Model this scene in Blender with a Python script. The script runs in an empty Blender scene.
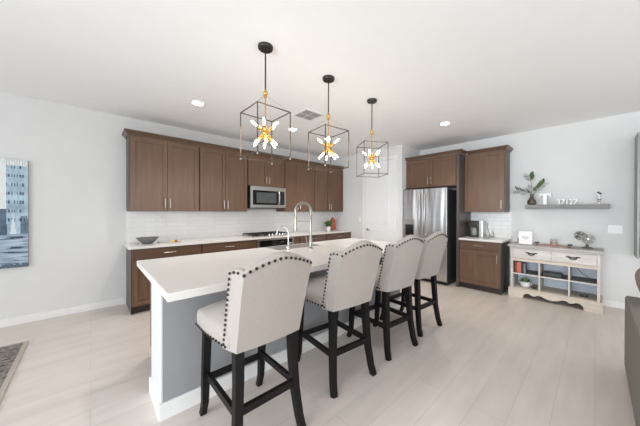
import bpy, bmesh, math, random
from mathutils import Vector, Matrix, noise
random.seed(7)
PI = math.pi
R = math.radians
scene = bpy.context.scene
COL = scene.collection

# ------------------------------------------------------------------ camera, world, light
cam_d = bpy.data.cameras.new('camera')
cam = bpy.data.objects.new('camera', cam_d)
COL.objects.link(cam)
cam_d.sensor_fit = 'HORIZONTAL'
cam_d.sensor_width = 36.0
cam_d.lens = 252.46 * 36.0 / 640.0
cam_d.shift_x = -10.02 / 640.0
cam_d.shift_y = -0.44 / 640.0
cam_d.clip_start = 0.02
YAW, PITCH, ROLL = R(43.503), R(-0.236), R(0.143)
fwd = Vector((math.sin(YAW) * math.cos(PITCH), math.cos(YAW) * math.cos(PITCH), math.sin(PITCH)))
right = Vector((math.cos(YAW), -math.sin(YAW), 0))
up = right.cross(fwd)
r2 = right * math.cos(ROLL) + up * math.sin(ROLL)
u2 = up * math.cos(ROLL) - right * math.sin(ROLL)
mw = Matrix((r2, u2, -fwd)).transposed().to_4x4()
mw.translation = (0, 0, 1.374)
cam.matrix_world = mw
scene.camera = cam

scene.view_settings.view_transform = 'Standard'
scene.view_settings.look = 'None'
scene.view_settings.gamma = 1.0
scene.view_settings.use_curve_mapping = False
scene.view_settings.exposure = 0.31

world = bpy.data.worlds.new('daylight')
scene.world = world
world.use_nodes = True
bg = world.node_tree.nodes['Background']
bg.inputs['Color'].default_value = (0.90, 0.95, 1.0, 1)
bg.inputs['Strength'].default_value = 1.4


def area(name, loc, target, w, h, power, col, spread=PI):
    d = bpy.data.lights.new(name, 'AREA')
    d.shape = 'RECTANGLE'
    d.size, d.size_y = w, h
    d.energy = power
    d.color = col
    d.spread = spread
    o = bpy.data.objects.new(name, d)
    COL.objects.link(o)
    o.location = loc
    o.rotation_euler = (Vector(target) - Vector(loc)).to_track_quat('-Z', 'Y').to_euler()
    return o


# daylight through the glazed openings of the living area, plus one added fill
area('daylight_left_windows', (-3.25, 0.6, 1.35), (2, 0.9, 2.6), 4.6, 2.1, 42, (0.86, 0.94, 1.0))
area('left_narrow_fill', (-3.22, 0.0, 1.35), (4, 0.3, 0.9), 4.2, 2.1, 56, (0.86, 0.94, 1.0), R(95))  # added narrow-beam fill at the left opening, to lift the far wall
area('daylight_rear_windows', (1.2, -3.9, 1.35), (1.6, 2, 1.35), 6.4, 2.1, 48, (1.0, 0.99, 0.97))


# ------------------------------------------------------------------ materials
def srgb(r, g, b):
    f = lambda c: (c / 255 / 12.92) if c / 255 <= 0.04045 else ((c / 255 + 0.055) / 1.055) ** 2.4
    return (f(r), f(g), f(b), 1)


MATS = {}


def mat(name, rgb, rough=0.5, metal=0.0, spec=0.5, emit=None, estr=0, trans=0.0, noise_amt=0.0, nscale=(8, 8, 8),
        bump=0.0, bscale=60, coat=0.0, sheen=0.0):
    m = bpy.data.materials.new(name)
    m.use_nodes = True
    nt = m.node_tree
    b = nt.nodes['Principled BSDF']
    c = srgb(*rgb)
    b.inputs['Base Color'].default_value = c
    b.inputs['Roughness'].default_value = rough
    b.inputs['Metallic'].default_value = metal
    b.inputs['Specular IOR Level'].default_value = spec
    b.inputs['Transmission Weight'].default_value = trans
    b.inputs['Coat Weight'].default_value = coat
    b.inputs['Sheen Weight'].default_value = sheen
    if emit:
        b.inputs['Emission Color'].default_value = srgb(*emit)
        b.inputs['Emission Strength'].default_value = estr
    tc = nt.nodes.new('ShaderNodeTexCoord')
    mp = nt.nodes.new('ShaderNodeMapping')
    mp.inputs['Scale'].default_value = nscale
    nt.links.new(tc.outputs['Object'], mp.inputs['Vector'])
    nz = nt.nodes.new('ShaderNodeTexNoise')
    nz.inputs['Scale'].default_value = 1
    nz.inputs['Detail'].default_value = 5
    nt.links.new(mp.outputs['Vector'], nz.inputs['Vector'])
    cr = nt.nodes.new('ShaderNodeValToRGB')
    a = max(noise_amt, 0.01)
    cr.color_ramp.elements[0].position = 0.3
    cr.color_ramp.elements[1].position = 0.7
    cr.color_ramp.elements[0].color = (c[0] * (1 - a), c[1] * (1 - a), c[2] * (1 - a), 1)
    cr.color_ramp.elements[1].color = (min(1, c[0] * (1 + a)), min(1, c[1] * (1 + a)), min(1, c[2] * (1 + a)), 1)
    nt.links.new(nz.outputs['Fac'], cr.inputs['Fac'])
    nt.links.new(cr.outputs['Color'], b.inputs['Base Color'])
    if bump:
        n2 = nt.nodes.new('ShaderNodeTexNoise')
        n2.inputs['Scale'].default_value = bscale
        nt.links.new(tc.outputs['Object'], n2.inputs['Vector'])
        bp = nt.nodes.new('ShaderNodeBump')
        bp.inputs['Strength'].default_value = bump
        bp.inputs['Distance'].default_value = 0.01
        nt.links.new(n2.outputs['Fac'], bp.inputs['Height'])
        nt.links.new(bp.outputs['Normal'], b.inputs['Normal'])
    MATS[name] = m
    return m


mat('wall_paint', (222, 222, 221), 0.85, noise_amt=0.01, bump=0.05, bscale=150)
mat('ceiling_paint', (249, 249, 249), 0.9, noise_amt=0.01)
mat('white_trim', (236, 236, 235), 0.45)
mat('panel_white', (206, 207, 208), 0.6)
mat('door_white', (236, 237, 238), 0.4)
mat('stained_wood', (106, 80, 62), 0.30, noise_amt=0.16, nscale=(26, 26, 2.2), spec=0.5)
mat('stained_wood_flat', (94, 72, 58), 0.30, noise_amt=0.16, nscale=(2.2, 2.2, 26), spec=0.5)
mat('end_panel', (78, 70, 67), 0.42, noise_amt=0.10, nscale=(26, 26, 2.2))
mat('cabinet_dark', (50, 40, 36), 0.5)
mat('quartz', (222, 218, 214), 0.22, noise_amt=0.012, nscale=(14, 14, 14), spec=0.5)
mat('steel', (206, 206, 208), 0.30, metal=1.0, noise_amt=0.05, nscale=(2, 2, 120))
mat('steel_plain', (190, 188, 184), 0.3, metal=1.0)
mat('chrome', (214, 212, 208), 0.16, metal=1.0)
mat('nickel', (176, 170, 162), 0.3, metal=1.0)
mat('black_glass', (18, 18, 20), 0.08, spec=0.6)
mat('window_mesh', (72, 76, 76), 0.25, noise_amt=0.1)
mat('black_plastic', (32, 32, 34), 0.4)
mat('fridge_side', (44, 44, 47), 0.45)
mat('black_iron', (30, 29, 29), 0.6)
mat('bronze', (62, 58, 53), 0.4, metal=0.6)
mat('cage_metal', (104, 98, 90), 0.32, metal=0.85)
mat('gold', (222, 172, 92), 0.25, metal=1.0)
mat('bulb_glow', (255, 246, 230), 0.3, emit=(255, 238, 212), estr=12)
mat('downlight_glow', (255, 250, 240), 0.3, emit=(255, 247, 236), estr=14)
mat('linen', (163, 155, 148), 0.92, noise_amt=0.05, nscale=(220, 220, 30), bump=0.12, bscale=420, sheen=0.15)
mat('ebony', (16, 13, 13), 0.5, spec=0.25, noise_amt=0.1, nscale=(30, 30, 4))
mat('nailhead', (58, 50, 46), 0.3, metal=0.8)
mat('island_paint', (150, 151, 153), 0.8, bump=0.03)
mat('whitewash', (206, 201, 195), 0.7, noise_amt=0.12, nscale=(5, 5, 16))
mat('whitewash_top', (176, 171, 167), 0.6, noise_amt=0.22, nscale=(26, 4, 10))
mat('bare_wood', (206, 194, 180), 0.7, noise_amt=0.10, nscale=(14, 4, 30))
mat('back_panel', (222, 228, 238), 0.8, noise_amt=0.05)
mat('shelf_board', (122, 118, 116), 0.6, noise_amt=0.2, nscale=(16, 4, 16))
mat('gray_wood', (136, 134, 133), 0.7, noise_amt=0.22, nscale=(30, 3, 40))
mat('white_plastic', (240, 240, 240), 0.35)
mat('white_ceramic', (238, 238, 238), 0.25)
mat('white_paint_block', (244, 244, 243), 0.5)
mat('dark_edge', (60, 60, 60), 0.6)
mat('gray_bowl', (112, 114, 116), 0.45, noise_amt=0.12)
mat('leaf', (70, 116, 50), 0.5, noise_amt=0.35, nscale=(30, 30, 30))
mat('leaf_dull', (86, 112, 66), 0.55, noise_amt=0.3, nscale=(30, 30, 30))
mat('stem_green', (96, 112, 84), 0.6)
mat('olive_glass', (120, 112, 92), 0.12, trans=0.55)
mat('terracotta', (186, 104, 82), 0.7, noise_amt=0.15, nscale=(20, 20, 20))
mat('yellow_fruit', (226, 196, 96), 0.5)
mat('red_item', (150, 60, 55), 0.5)
mat('orange_book', (198, 112, 84), 0.6)
mat('navy_book', (52, 56, 78), 0.6)
mat('gray_book', (126, 134, 136), 0.6)
mat('paper', (244, 243, 240), 0.8)
mat('tray_red', (172, 128, 116), 0.6, noise_amt=0.1)
mat('candle_wax', (226, 186, 160), 0.5)
mat('clear_glass', (236, 240, 240), 0.05, trans=0.9)
mat('fan_gray', (140, 142, 138), 0.45, metal=0.3)
mat('fan_dark', (86, 90, 84), 0.5)
mat('olive_base', (98, 92, 80), 0.5)
mat('sofa_fabric', (128, 124, 116), 0.9, noise_amt=0.06, nscale=(60, 60, 60), bump=0.1)
mat('cushion_tan', (142, 124, 112), 0.9, noise_amt=0.08, nscale=(60, 60, 60))
mat('canvas_edge', (150, 146, 142), 0.8)
mat('louver', (186, 186, 184), 0.6)
mat('vent_gray', (165, 163, 160), 0.8)
mat('soil', (70, 60, 50), 0.9)
mat('screen_blue', (120, 160, 210), 0.3, emit=(150, 190, 235), estr=0.8)


# brushed sheet steel of the refrigerator doors: faint vertical waves in the metal
_nt = MATS['steel'].node_tree
_tc = _nt.nodes.new('ShaderNodeTexCoord')
_mp = _nt.nodes.new('ShaderNodeMapping')
_mp.inputs['Scale'].default_value = (1, 7, .8)
_nz = _nt.nodes.new('ShaderNodeTexNoise')
_nz.inputs['Scale'].default_value = 1.0
_nz.inputs['Detail'].default_value = 1.0
_bp = _nt.nodes.new('ShaderNodeBump')
_bp.inputs['Strength'].default_value = 0.6
_bp.inputs['Distance'].default_value = 0.05
_nt.links.new(_tc.outputs['Object'], _mp.inputs['Vector'])
_nt.links.new(_mp.outputs['Vector'], _nz.inputs['Vector'])
_nt.links.new(_nz.outputs['Fac'], _bp.inputs['Height'])
_nt.links.new(_bp.outputs['Normal'], _nt.nodes['Principled BSDF'].inputs['Normal'])


def brick_mat(name, c1, c2, mortar, bw, rh, ms, rough, rot='XY', bump=0.3, off=0.5, blotch=0.0):
    m = bpy.data.materials.new(name)
    m.use_nodes = True
    nt = m.node_tree
    b = nt.nodes['Principled BSDF']
    b.inputs['Roughness'].default_value = rough
    tc = nt.nodes.new('ShaderNodeTexCoord')
    sx = nt.nodes.new('ShaderNodeSeparateXYZ')
    mp = nt.nodes.new('ShaderNodeCombineXYZ')
    nt.links.new(tc.outputs['Object'], sx.inputs['Vector'])
    nt.links.new(sx.outputs[rot[0]], mp.inputs['X'])
    nt.links.new(sx.outputs[rot[1]], mp.inputs['Y'])
    br = nt.nodes.new('ShaderNodeTexBrick')
    br.inputs['Color1'].default_value = srgb(*c1)
    br.inputs['Color2'].default_value = srgb(*c2)
    br.inputs['Mortar'].default_value = srgb(*mortar)
    br.inputs['Scale'].default_value = 1
    br.inputs['Mortar Size'].default_value = ms
    br.inputs['Mortar Smooth'].default_value = 0.2
    br.inputs['Brick Width'].default_value = bw
    br.inputs['Row Height'].default_value = rh
    br.offset = off
    nt.links.new(mp.outputs['Vector'], br.inputs['Vector'])
    src = br.outputs['Color']
    if blotch:
        nz = nt.nodes.new('ShaderNodeTexNoise')
        nz.inputs['Scale'].default_value = 1.0
        nz.inputs['Detail'].default_value = 6
        m2 = nt.nodes.new('ShaderNodeMapping')
        m2.inputs['Scale'].default_value = (1.6, 9.0, 1)
        nt.links.new(tc.outputs['Object'], m2.inputs['Vector'])
        nt.links.new(m2.outputs['Vector'], nz.inputs['Vector'])
        mr = nt.nodes.new('ShaderNodeMapRange')
        mr.inputs['From Min'].default_value = 0.3
        mr.inputs['From Max'].default_value = 0.7
        mr.inputs['To Min'].default_value = 1 - blotch
        mr.inputs['To Max'].default_value = 1 + blotch
        nt.links.new(nz.outputs['Fac'], mr.inputs['Value'])
        mx = nt.nodes.new('ShaderNodeVectorMath')
        mx.operation = 'SCALE'
        nt.links.new(src, mx.inputs[0])
        nt.links.new(mr.outputs['Result'], mx.inputs['Scale'])
        src = mx.outputs['Vector']
    nt.links.new(src, b.inputs['Base Color'])
    if bump:
        bp = nt.nodes.new('ShaderNodeBump')
        bp.invert = True
        bp.inputs['Strength'].default_value = bump
        bp.inputs['Distance'].default_value = 0.004
        nt.links.new(br.outputs['Fac'], bp.inputs['Height'])
        nt.links.new(bp.outputs['Normal'], b.inputs['Normal'])
    MATS[name] = m


brick_mat('floor_planks', (211, 200, 192), (206, 196, 188), (196, 187, 179), 1.2, 0.2, 0.003, 0.34, bump=0.1, off=0.37, blotch=0.07)
brick_mat('subway_a', (243, 243, 242), (238, 238, 238), (224, 224, 223), 0.30, 0.075, 0.0022, 0.12, rot='XZ')
brick_mat('subway_b', (243, 243, 242), (238, 238, 238), (214, 214, 212), 0.20, 0.075, 0.003, 0.12, rot='YZ')


# ------------------------------------------------------------------ mesh helpers
class MB:
    def __init__(s):
        s.bm = bmesh.new()

    def box(s, x0, x1, y0, y1, z0, z1, M=None):
        c = Vector(((x0 + x1) / 2, (y0 + y1) / 2, (z0 + z1) / 2))
        m = Matrix.Translation(c) @ Matrix.Diagonal((abs(x1 - x0), abs(y1 - y0), abs(z1 - z0), 1))
        if M is not None:
            m = M @ m
        bmesh.ops.create_cube(s.bm, size=1, matrix=m)
        return s

    def bevel(s, w, seg=2):
        bmesh.ops.bevel(s.bm, geom=list(s.bm.edges), offset=w, segments=seg, affect='EDGES', profile=0.7, clamp_overlap=True)
        return s

    def tube(s, pts, rad, n=10, cap=True):
        pts = [Vector(p) for p in pts]
        rads = rad if isinstance(rad, (list, tuple)) else [rad] * len(pts)
        rings = []
        prev = None
        for i, p in enumerate(pts):
            t = (pts[min(i + 1, len(pts) - 1)] - pts[max(i - 1, 0)]).normalized()
            if prev is None:
                a = t.orthogonal().normalized()
                if abs(t.z) > 0.9:
                    a = Vector((1, 0, 0))
                    a = (a - t * a.dot(t)).normalized()
            else:
                a = (prev - t * prev.dot(t)).normalized()
            prev = a
            b = t.cross(a)
            rings.append([s.bm.verts.new(p + (a * math.cos(2 * PI * (k + .5) / n) + b * math.sin(2 * PI * (k + .5) / n)) * rads[i]) for k in range(n)])
        for i in range(len(rings) - 1):
            for k in range(n):
                s.bm.faces.new((rings[i][k], rings[i][(k + 1) % n], rings[i + 1][(k + 1) % n], rings[i + 1][k]))
        if cap:
            s.bm.faces.new(rings[0][::-1])
            s.bm.faces.new(rings[-1])
        return s

    def lathe(s, prof, n=24, c=(0, 0, 0), M=None):
        M = M or Matrix.Identity(4)
        c = Vector(c)
        rings = []
        for r, z in prof:
            if r < 1e-5:
                rings.append([s.bm.verts.new(M @ Vector((0, 0, z)) + c)])
            else:
                rings.append([s.bm.verts.new(M @ Vector((r * math.cos(2 * PI * k / n), r * math.sin(2 * PI * k / n), z)) + c) for k in range(n)])
        for a, b in zip(rings, rings[1:]):
            for k in range(n):
                k2 = (k + 1) % n
                if len(a) == 1 and len(b) > 1:
                    s.bm.faces.new((a[0], b[k2], b[k]))
                elif len(b) == 1 and len(a) > 1:
                    s.bm.faces.new((a[k], a[k2], b[0]))
                elif len(a) > 1:
                    s.bm.faces.new((a[k], a[k2], b[k2], b[k]))
        for rg, fl in ((rings[0], True), (rings[-1], False)):
            if len(rg) > 1:
                s.bm.faces.new(rg[::-1] if fl else rg)
        return s

    def cyl(s, c, r, h, n=24, axis='Z'):
        M = {'Z': Matrix.Identity(4), 'X': Matrix.Rotation(PI / 2, 4, 'Y'), 'Y': Matrix.Rotation(-PI / 2, 4, 'X')}[axis]
        return s.lathe([(r, 0), (r, h)], n, c, M)

    def sphere(s, c, r, n=14, sc=(1, 1, 1), M=None):
        m = Matrix.Translation(c) @ (M or Matrix.Identity(4)) @ Matrix.Diagonal((*sc, 1))
        bmesh.ops.create_uvsphere(s.bm, u_segments=n, v_segments=max(6, n // 2), radius=r, matrix=m)
        return s

    def prism(s, poly, fn, d):
        """poly: 2-D outline; fn(u, v, w) -> 3-D; w runs 0..d"""
        a = [s.bm.verts.new(fn(u, v, 0)) for u, v in poly]
        b = [s.bm.verts.new(fn(u, v, d)) for u, v in poly]
        s.bm.faces.new(a)
        s.bm.faces.new(b[::-1])
        n = len(a)
        for i in range(n):
            s.bm.faces.new((a[i], b[i], b[(i + 1) % n], a[(i + 1) % n]))
        return s

    def quad(s, a, b, c, d):
        s.bm.faces.new([s.bm.verts.new(p) for p in (a, b, c, d)])
        return s

    def build(s, name, m, parent=None, smooth=False, world=True, recalc=True):
        if recalc:
            bmesh.ops.recalc_face_normals(s.bm, faces=s.bm.faces)
        me = bpy.data.meshes.new(name)
        off = Vector((0, 0, 0))
        if parent is not None and world:
            p = parent
            while p is not None:
                off += p.location
                p = p.parent
            bmesh.ops.translate(s.bm, verts=s.bm.verts, vec=-off)
        s.bm.to_mesh(me)
        s.bm.free()
        me.materials.append(MATS[m])
        if smooth:
            for f in me.polygons:
                f.use_smooth = True
            if smooth != 'all':
                try:
                    me.set_sharp_from_angle(angle=R(40))
                except Exception:
                    pass
        o = bpy.data.objects.new(name, me)
        COL.objects.link(o)
        if parent is not None:
            o.parent = parent
        return o


def thing(name, label, cat, loc=(0, 0, 0), group=None):
    o = bpy.data.objects.new(name, None)
    o.empty_display_size = 0.05
    COL.objects.link(o)
    o.location = loc
    o['label'] = label
    o['category'] = cat
    if group:
        o['group'] = group
    return o


def tag(o, label, cat, group=None):
    o['label'] = label
    o['category'] = cat
    if group:
        o['group'] = group
    return o


def struct(name, mb, m, parent=None, smooth=False):
    o = mb.build(name, m, parent, smooth)
    if parent is None:
        o['kind'] = 'structure'
    return o


def copy_tree(o, parent=None):
    c = o.copy()
    COL.objects.link(c)
    c.parent = parent
    for ch in list(o.children):
        copy_tree(ch, c)
    return c


# key planes of the place (metres; the camera stands at x=0, y=0)
YA = 4.812      # long cabinet wall
XB = 5.485      # console wall
XP = 4.705      # pantry wall
YP = 2.785      # fridge alcove side
H = 2.77
XL = -3.4
YR = -4.1

# ------------------------------------------------------------------ structure
struct('floor', MB().box(XL - .1, XB + .12, YR - .1, YA + .12, -0.1, 0), 'floor_planks')
struct('ceiling', MB().box(XL - .1, XB + .12, YR - .1, YA + .12, H, H + .1), 'ceiling_paint')
struct('wall_back', MB().box(XL - .1, XP, YA, YA + .12, 0, H), 'wall_paint')
struct('wall_pantry', MB().box(XP, XP + .12, YP + .01, YA + .12, 0, H), 'wall_paint')
struct('wall_alcove', MB().box(XP + .001, XB, YP, YP + .12, 0, H), 'wall_paint')
struct('wall_right', MB().box(XB, XB + .12, YR - .1, YA + .12, 0, H), 'wall_paint')
# wall with the glazed openings on the left of the living area
w = MB()
w.box(XL - .1, XL, YR - .1, YA, 2.45, H)
w.box(XL - .1, XL, YR - .1, -1.8, 0, 2.45)
w.box(XL - .1, XL, 4.4, YA, 0, 2.45)
struct('wall_left', w, 'wall_paint')
w = MB()
w.box(XL, XB, YR - .1, YR, 2.45, H)
w.box(XL, -2.1, YR - .1, YR, 0, 2.45)
w.box(4.5, XB, YR - .1, YR, 0, 2.45)
struct('wall_rear', w, 'wall_paint')
wn = MB()
for y in (-1.8, 0.25, 2.3, 4.34):
    wn.box(XL - .08, XL - .02, y, y + .06, 0, 2.45)
wn.box(XL - .08, XL - .02, -1.8, 4.4, 2.39, 2.45).box(XL - .08, XL - .02, -1.8, 4.4, 0, .06)
struct('window_1', wn, 'white_trim')
wn = MB()
for x in (-2.1, .1, 2.25, 4.44):
    wn.box(x, x + .06, YR - .08, YR - .02, 0, 2.45)
wn.box(-2.1, 4.5, YR - .08, YR - .02, 2.39, 2.45).box(-2.1, 4.5, YR - .08, YR - .02, 0, .06)
struct('window_2', wn, 'white_trim')

BH, BT = 0.09, 0.014
struct('baseboard_back', MB().box(XL, 0.38, YA - BT, YA, 0, BH).bevel(.004), 'white_trim')
struct('baseboard_right', MB().box(XB - BT, XB, YR, 1.045, 0, BH).bevel(.004), 'white_trim')
struct('baseboard_pantry', MB().box(XP - BT, XP, 3.86, 4.19, 0, BH).box(XP - BT, XP, YP, 2.86, 0, BH), 'white_trim')

# pantry door in the pantry wall (casing, slab with two raised panels, lever)
dr = struct('door_1', MB().box(XP - .022, XP, 2.975, 3.735, 0.01, 2.49), 'door_white')
cs = MB()
cs.box(XP - .03, XP, 2.90, 2.97, 0, 2.50).box(XP - .03, XP, 3.74, 3.81, 0, 2.50).box(XP - .03, XP, 2.90, 3.81, 2.50, 2.575)
struct('casing', cs, 'white_trim', dr)
pn = MB()
for z0, z1 in ((1.12, 2.32), (0.22, 0.98)):
    pn.box(XP - .031, XP - .02, 3.09, 3.62, z0, z1)
pn.bevel(.009)
struct('door_panel', pn, 'door_white', dr)
hd = MB().cyl((XP - .034, 3.665, .96), .028, .012, axis='X')
hd.tube([(XP - .034, 3.665, .96), (XP - .065, 3.665, .96), (XP - .068, 3.655, .96), (XP - .068, 3.56, .955)], .009)
struct('door_handle', hd, 'nickel', dr, True)

# subway tile backsplashes
struct('trim_1', MB().box(0.385, XP, YA - .010, YA, .90, 1.40), 'subway_a')
struct('trim_2', MB().box(XB - .010, XB, 1.05, 1.70, .90, 1.38), 'subway_b')


# ------------------------------------------------------------------ cabinet parts
def shaker(mb, axis, f, a0, a1, z0, z1, out=-1, fr=.055, th=.020):
    """door or drawer front lying in the plane axis=f, facing `out`"""
    def bx(p0, p1, b0, b1, c0, c1):
        lo, hi = sorted((f + out * p0, f + out * p1))
        if axis == 'Y':
            mb.box(b0, b1, lo, hi, c0, c1)
        else:
            mb.box(lo, hi, b0, b1, c0, c1)
    bx(0, th * .3, a0 + .002, a1 - .002, z0 + .002, z1 - .002)
    bx(0, th, a0, a0 + fr, z0, z1)
    bx(0, th, a1 - fr, a1, z0, z1)
    bx(0, th, a0 + fr, a1 - fr, z0, z0 + fr)
    bx(0, th, a0 + fr, a1 - fr, z1 - fr, z1)
    return mb


def slab(mb, axis, f, a0, a1, z0, z1, out=-1, th=.020):
    lo, hi = sorted((f, f + out * th))
    if axis == 'Y':
        mb.box(a0, a1, lo, hi, z0, z1)
    else:
        mb.box(lo, hi, a0, a1, z0, z1)
    return mb.bevel(.003)


def pull(axis, f, a, z, vertical, L, parent, out=-1):
    """bar pull on two posts, in front of the plane axis=f"""
    d = out * .028
    mb = MB()
    def P(da, dd, dz):
        return (a + da, f + dd, z + dz) if axis == 'Y' else (f + dd, a + da, z + dz)
    h = L / 2
    if vertical:
        mb.tube([P(0, d, -h), P(0, d, h)], .0062, 8)
        for s in (-1, 1):
            mb.tube([P(0, 0, s * h * .7), P(0, d, s * h * .7)], .005, 8)
    else:
        mb.tube([P(-h, d, 0), P(h, d, 0)], .0062, 8)
        for s in (-1, 1):
            mb.tube([P(s * h * .7, 0, 0), P(s * h * .7, d, 0)], .005, 8)
    return mb.build('handle', 'nickel', parent, True)


def crown_mb(path, z0):
    """moulding swept over a path of (x, y, outward normal x, outward normal y) corners"""
    prof = [(0, 0), (.012, 0), (.018, .012), (.042, .040), (.050, .044), (.050, .060), (0, .060)]
    mb = MB()
    rings = [[mb.bm.verts.new((x + nx * p, y + ny * p, z0 + q)) for p, q in prof] for x, y, nx, ny in path]
    n = len(prof)
    for a, b in zip(rings, rings[1:]):
        for k in range(n):
            mb.bm.faces.new((a[k], a[(k + 1) % n], b[(k + 1) % n], b[k]))
    mb.bm.faces.new(rings[0])
    mb.bm.faces.new(rings[-1][::-1])
    return mb


# ------------------------------------------------------------------ wall cabinets on the long wall
UF = YA - .33          # carcass front
ZU0, ZU1 = 1.37, 2.445
GU = 'wall cabinets over the long counter'


def upper(label, x0, x1, doors, z0=ZU0, handles='pair', endpanel=False):
    t = thing('upper_cabinet', label, 'cabinet', ((x0 + x1) / 2, UF, z0), GU)
    MB().box(x0, x1, UF, YA - .002, z0, ZU1).build('body', 'stained_wood', t)
    if endpanel:
        MB().box(x0 - .006, x0, UF, YA - .002, z0, ZU1).build('side_panel', 'end_panel', t)
    g = .004
    edges = [x0 + .006] + doors + [x1 - .006]
    n = len(edges) - 1
    for i in range(n):
        a0, a1 = edges[i] + g / 2, edges[i + 1] - g / 2
        mb = shaker(MB(), 'Y', UF, a0, a1, z0 + .008, ZU1 - .03)
        d = mb.build('door', 'stained_wood', t)
        ha = a1 - .03 if i % 2 == 0 else a0 + .03
        pull('Y', UF - .02, ha, z0 + .12, True, .14, d)
    return t


upper('tall two-door brown wall cabinet at the far left end of the upper row', 0.391, 1.290, [0.845], endpanel=True)
upper('two-door brown wall cabinet between the leftmost one and the microwave', 1.300, 2.120, [1.718])
upper('short two-door brown wall cabinet directly above the microwave', 2.130, 2.930, [2.535], z0=1.86)
upper('two-door brown wall cabinet directly right of the microwave, behind the faucet', 2.940, 3.740, [3.290])
upper('two-door brown wall cabinet at the right end of the row, above the potted plant', 3.750, 4.700, [4.225])
tag(crown_mb([(0.385, YA - .002, -1, 0), (0.385, UF, -1, -1), (4.700, UF, 0, -1)], ZU1).build('crown_moulding', 'stained_wood_flat'),
    'long brown crown moulding along the top of the upper cabinet row', 'moulding')

# microwave under the short cabinet
mx0, mx1, my = 2.150, 2.925, YA - .38
t = thing('microwave', 'stainless over-the-range microwave with black glass door', 'microwave', ((mx0 + mx1) / 2, my, 1.43))
MB().box(mx0, mx1, my, YA - .012, 1.43, 1.856).bevel(.004).build('body', 'black_plastic', t)
mb = MB()
mb.box(mx0 + .004, mx1, my - .022, my, 1.445, 1.50).box(mx0 + .004, mx1, my - .022, my, 1.775, 1.85)
mb.box(mx0 + .004, mx0 + .05, my - .022, my, 1.50, 1.775).box(mx1 - .03, mx1, my - .022, my, 1.50, 1.775)
mb.build('front_frame', 'steel_plain', t)
d = MB().box(mx0 + .05, mx1 - .15, my - .026, my, 1.502, 1.773).build('door', 'black_glass', t)
MB().box(mx0 + .12, mx1 - .235, my - .029, my - .025, 1.535, 1.735).build('window', 'window_mesh', d)
MB().box(mx1 - .148, mx1 - .031, my - .024, my, 1.502, 1.773).build('control_panel', 'black_glass', t)
MB().tube([(mx1 - .175, my - .02, 1.50), (mx1 - .175, my - .055, 1.53), (mx1 - .175, my - .066, 1.64), (mx1 - .175, my - .055, 1.75), (mx1 - .175, my - .02, 1.78)], .014, 10).build('handle', 'steel_plain', t, True)

# ------------------------------------------------------------------ base cabinets on the long wall
BF = YA - .61
GB = 'base cabinets along the long wall'


def base(label, x0, x1, endpanel=False, handle=True):
    t = thing('base_cabinet', label, 'cabinet', ((x0 + x1) / 2, BF, 0), GB)
    MB().box(x0, x1, BF, YA - .012, .10, .868).build('body', 'stained_wood', t)
    MB().box(x0, x1, BF + .06, YA - .012, 0, .10).build('toe_kick', 'cabinet_dark', t)
    if endpanel:
        MB().box(x0 - .006, x0, BF - .001, YA - .012, 0, .868).build('side_panel', 'end_panel', t)
    d = slab(MB(), 'Y', BF, x0 + .012, x1 - .008, .715, .855).build('drawer', 'stained_wood_flat', t)
    pull('Y', BF - .02, (x0 + x1) / 2, .79, False, .15, d)
    xm = (x0 + x1) / 2
    for a0, a1, s in ((x0 + .012, xm - .002, 1), (xm + .002, x1 - .008, -1)):
        d = shaker(MB(), 'Y', BF, a0, a1, .115, .705).build('door', 'stained_wood', t)
        pull('Y', BF - .02, (a1 - .03) if s == 1 else (a0 + .03), .60, True, .13, d)
    return t


base('brown base cabinet with dark side at the left end of the long counter', .391, 1.245, True)
base('brown base cabinet between the leftmost base cabinet and the oven', 1.250, 2.085)
base('brown base cabinet directly right of the oven, behind the faucet', 3.125, 3.855)
base('brown base cabinet at the right end under the potted plant', 3.860, 4.690)
tag(MB().box(2.085, 2.165, BF, YA - .012, 0, .868).build('filler_panel', 'stained_wood'), 'narrow brown filler strip left of the oven', 'panel')
tag(MB().box(2.975, 3.12, BF, YA - .012, 0, .868).build('filler_panel', 'stained_wood'), 'brown filler panel right of the oven', 'panel')

# oven
t = thing('oven', 'stainless oven with black control strip below the cooktop', 'oven', (2.57, BF, 0))
MB().box(2.168, 2.972, BF, YA - .05, .06, .866).build('body', 'black_plastic', t)
mb = MB()
mb.box(2.170, 2.970, BF - .022, BF, .835, .862).box(2.170, 2.215, BF - .022, BF, .10, .835).box(2.925, 2.970, BF - .022, BF, .10, .835).box(2.215, 2.925, BF - .022, BF, .10, .16)
mb.build('front_frame', 'steel_plain', t)
p = MB().box(2.215, 2.925, BF - .018, BF, .735, .835).build('control_panel', 'black_glass', t)
MB().box(2.66, 2.73, BF - .020, BF - .017, .775, .80).build('display', 'dark_edge', p)
MB().box(2.215, 2.925, BF - .02, BF, .16, .728).build('door', 'black_glass', t)
MB().tube([(2.26, BF - .02, .69), (2.26, BF - .06, .69), (2.88, BF - .06, .69), (2.88, BF - .02, .69)], .011, 8).build('handle', 'steel_plain', t, True)

# worktop
tag(MB().box(.352, XP - .003, BF - .035, YA - .011, .870, .902).bevel(.003).build('countertop', 'quartz'),
    'long white quartz worktop on the brown base cabinets of the long wall', 'countertop')

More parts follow.
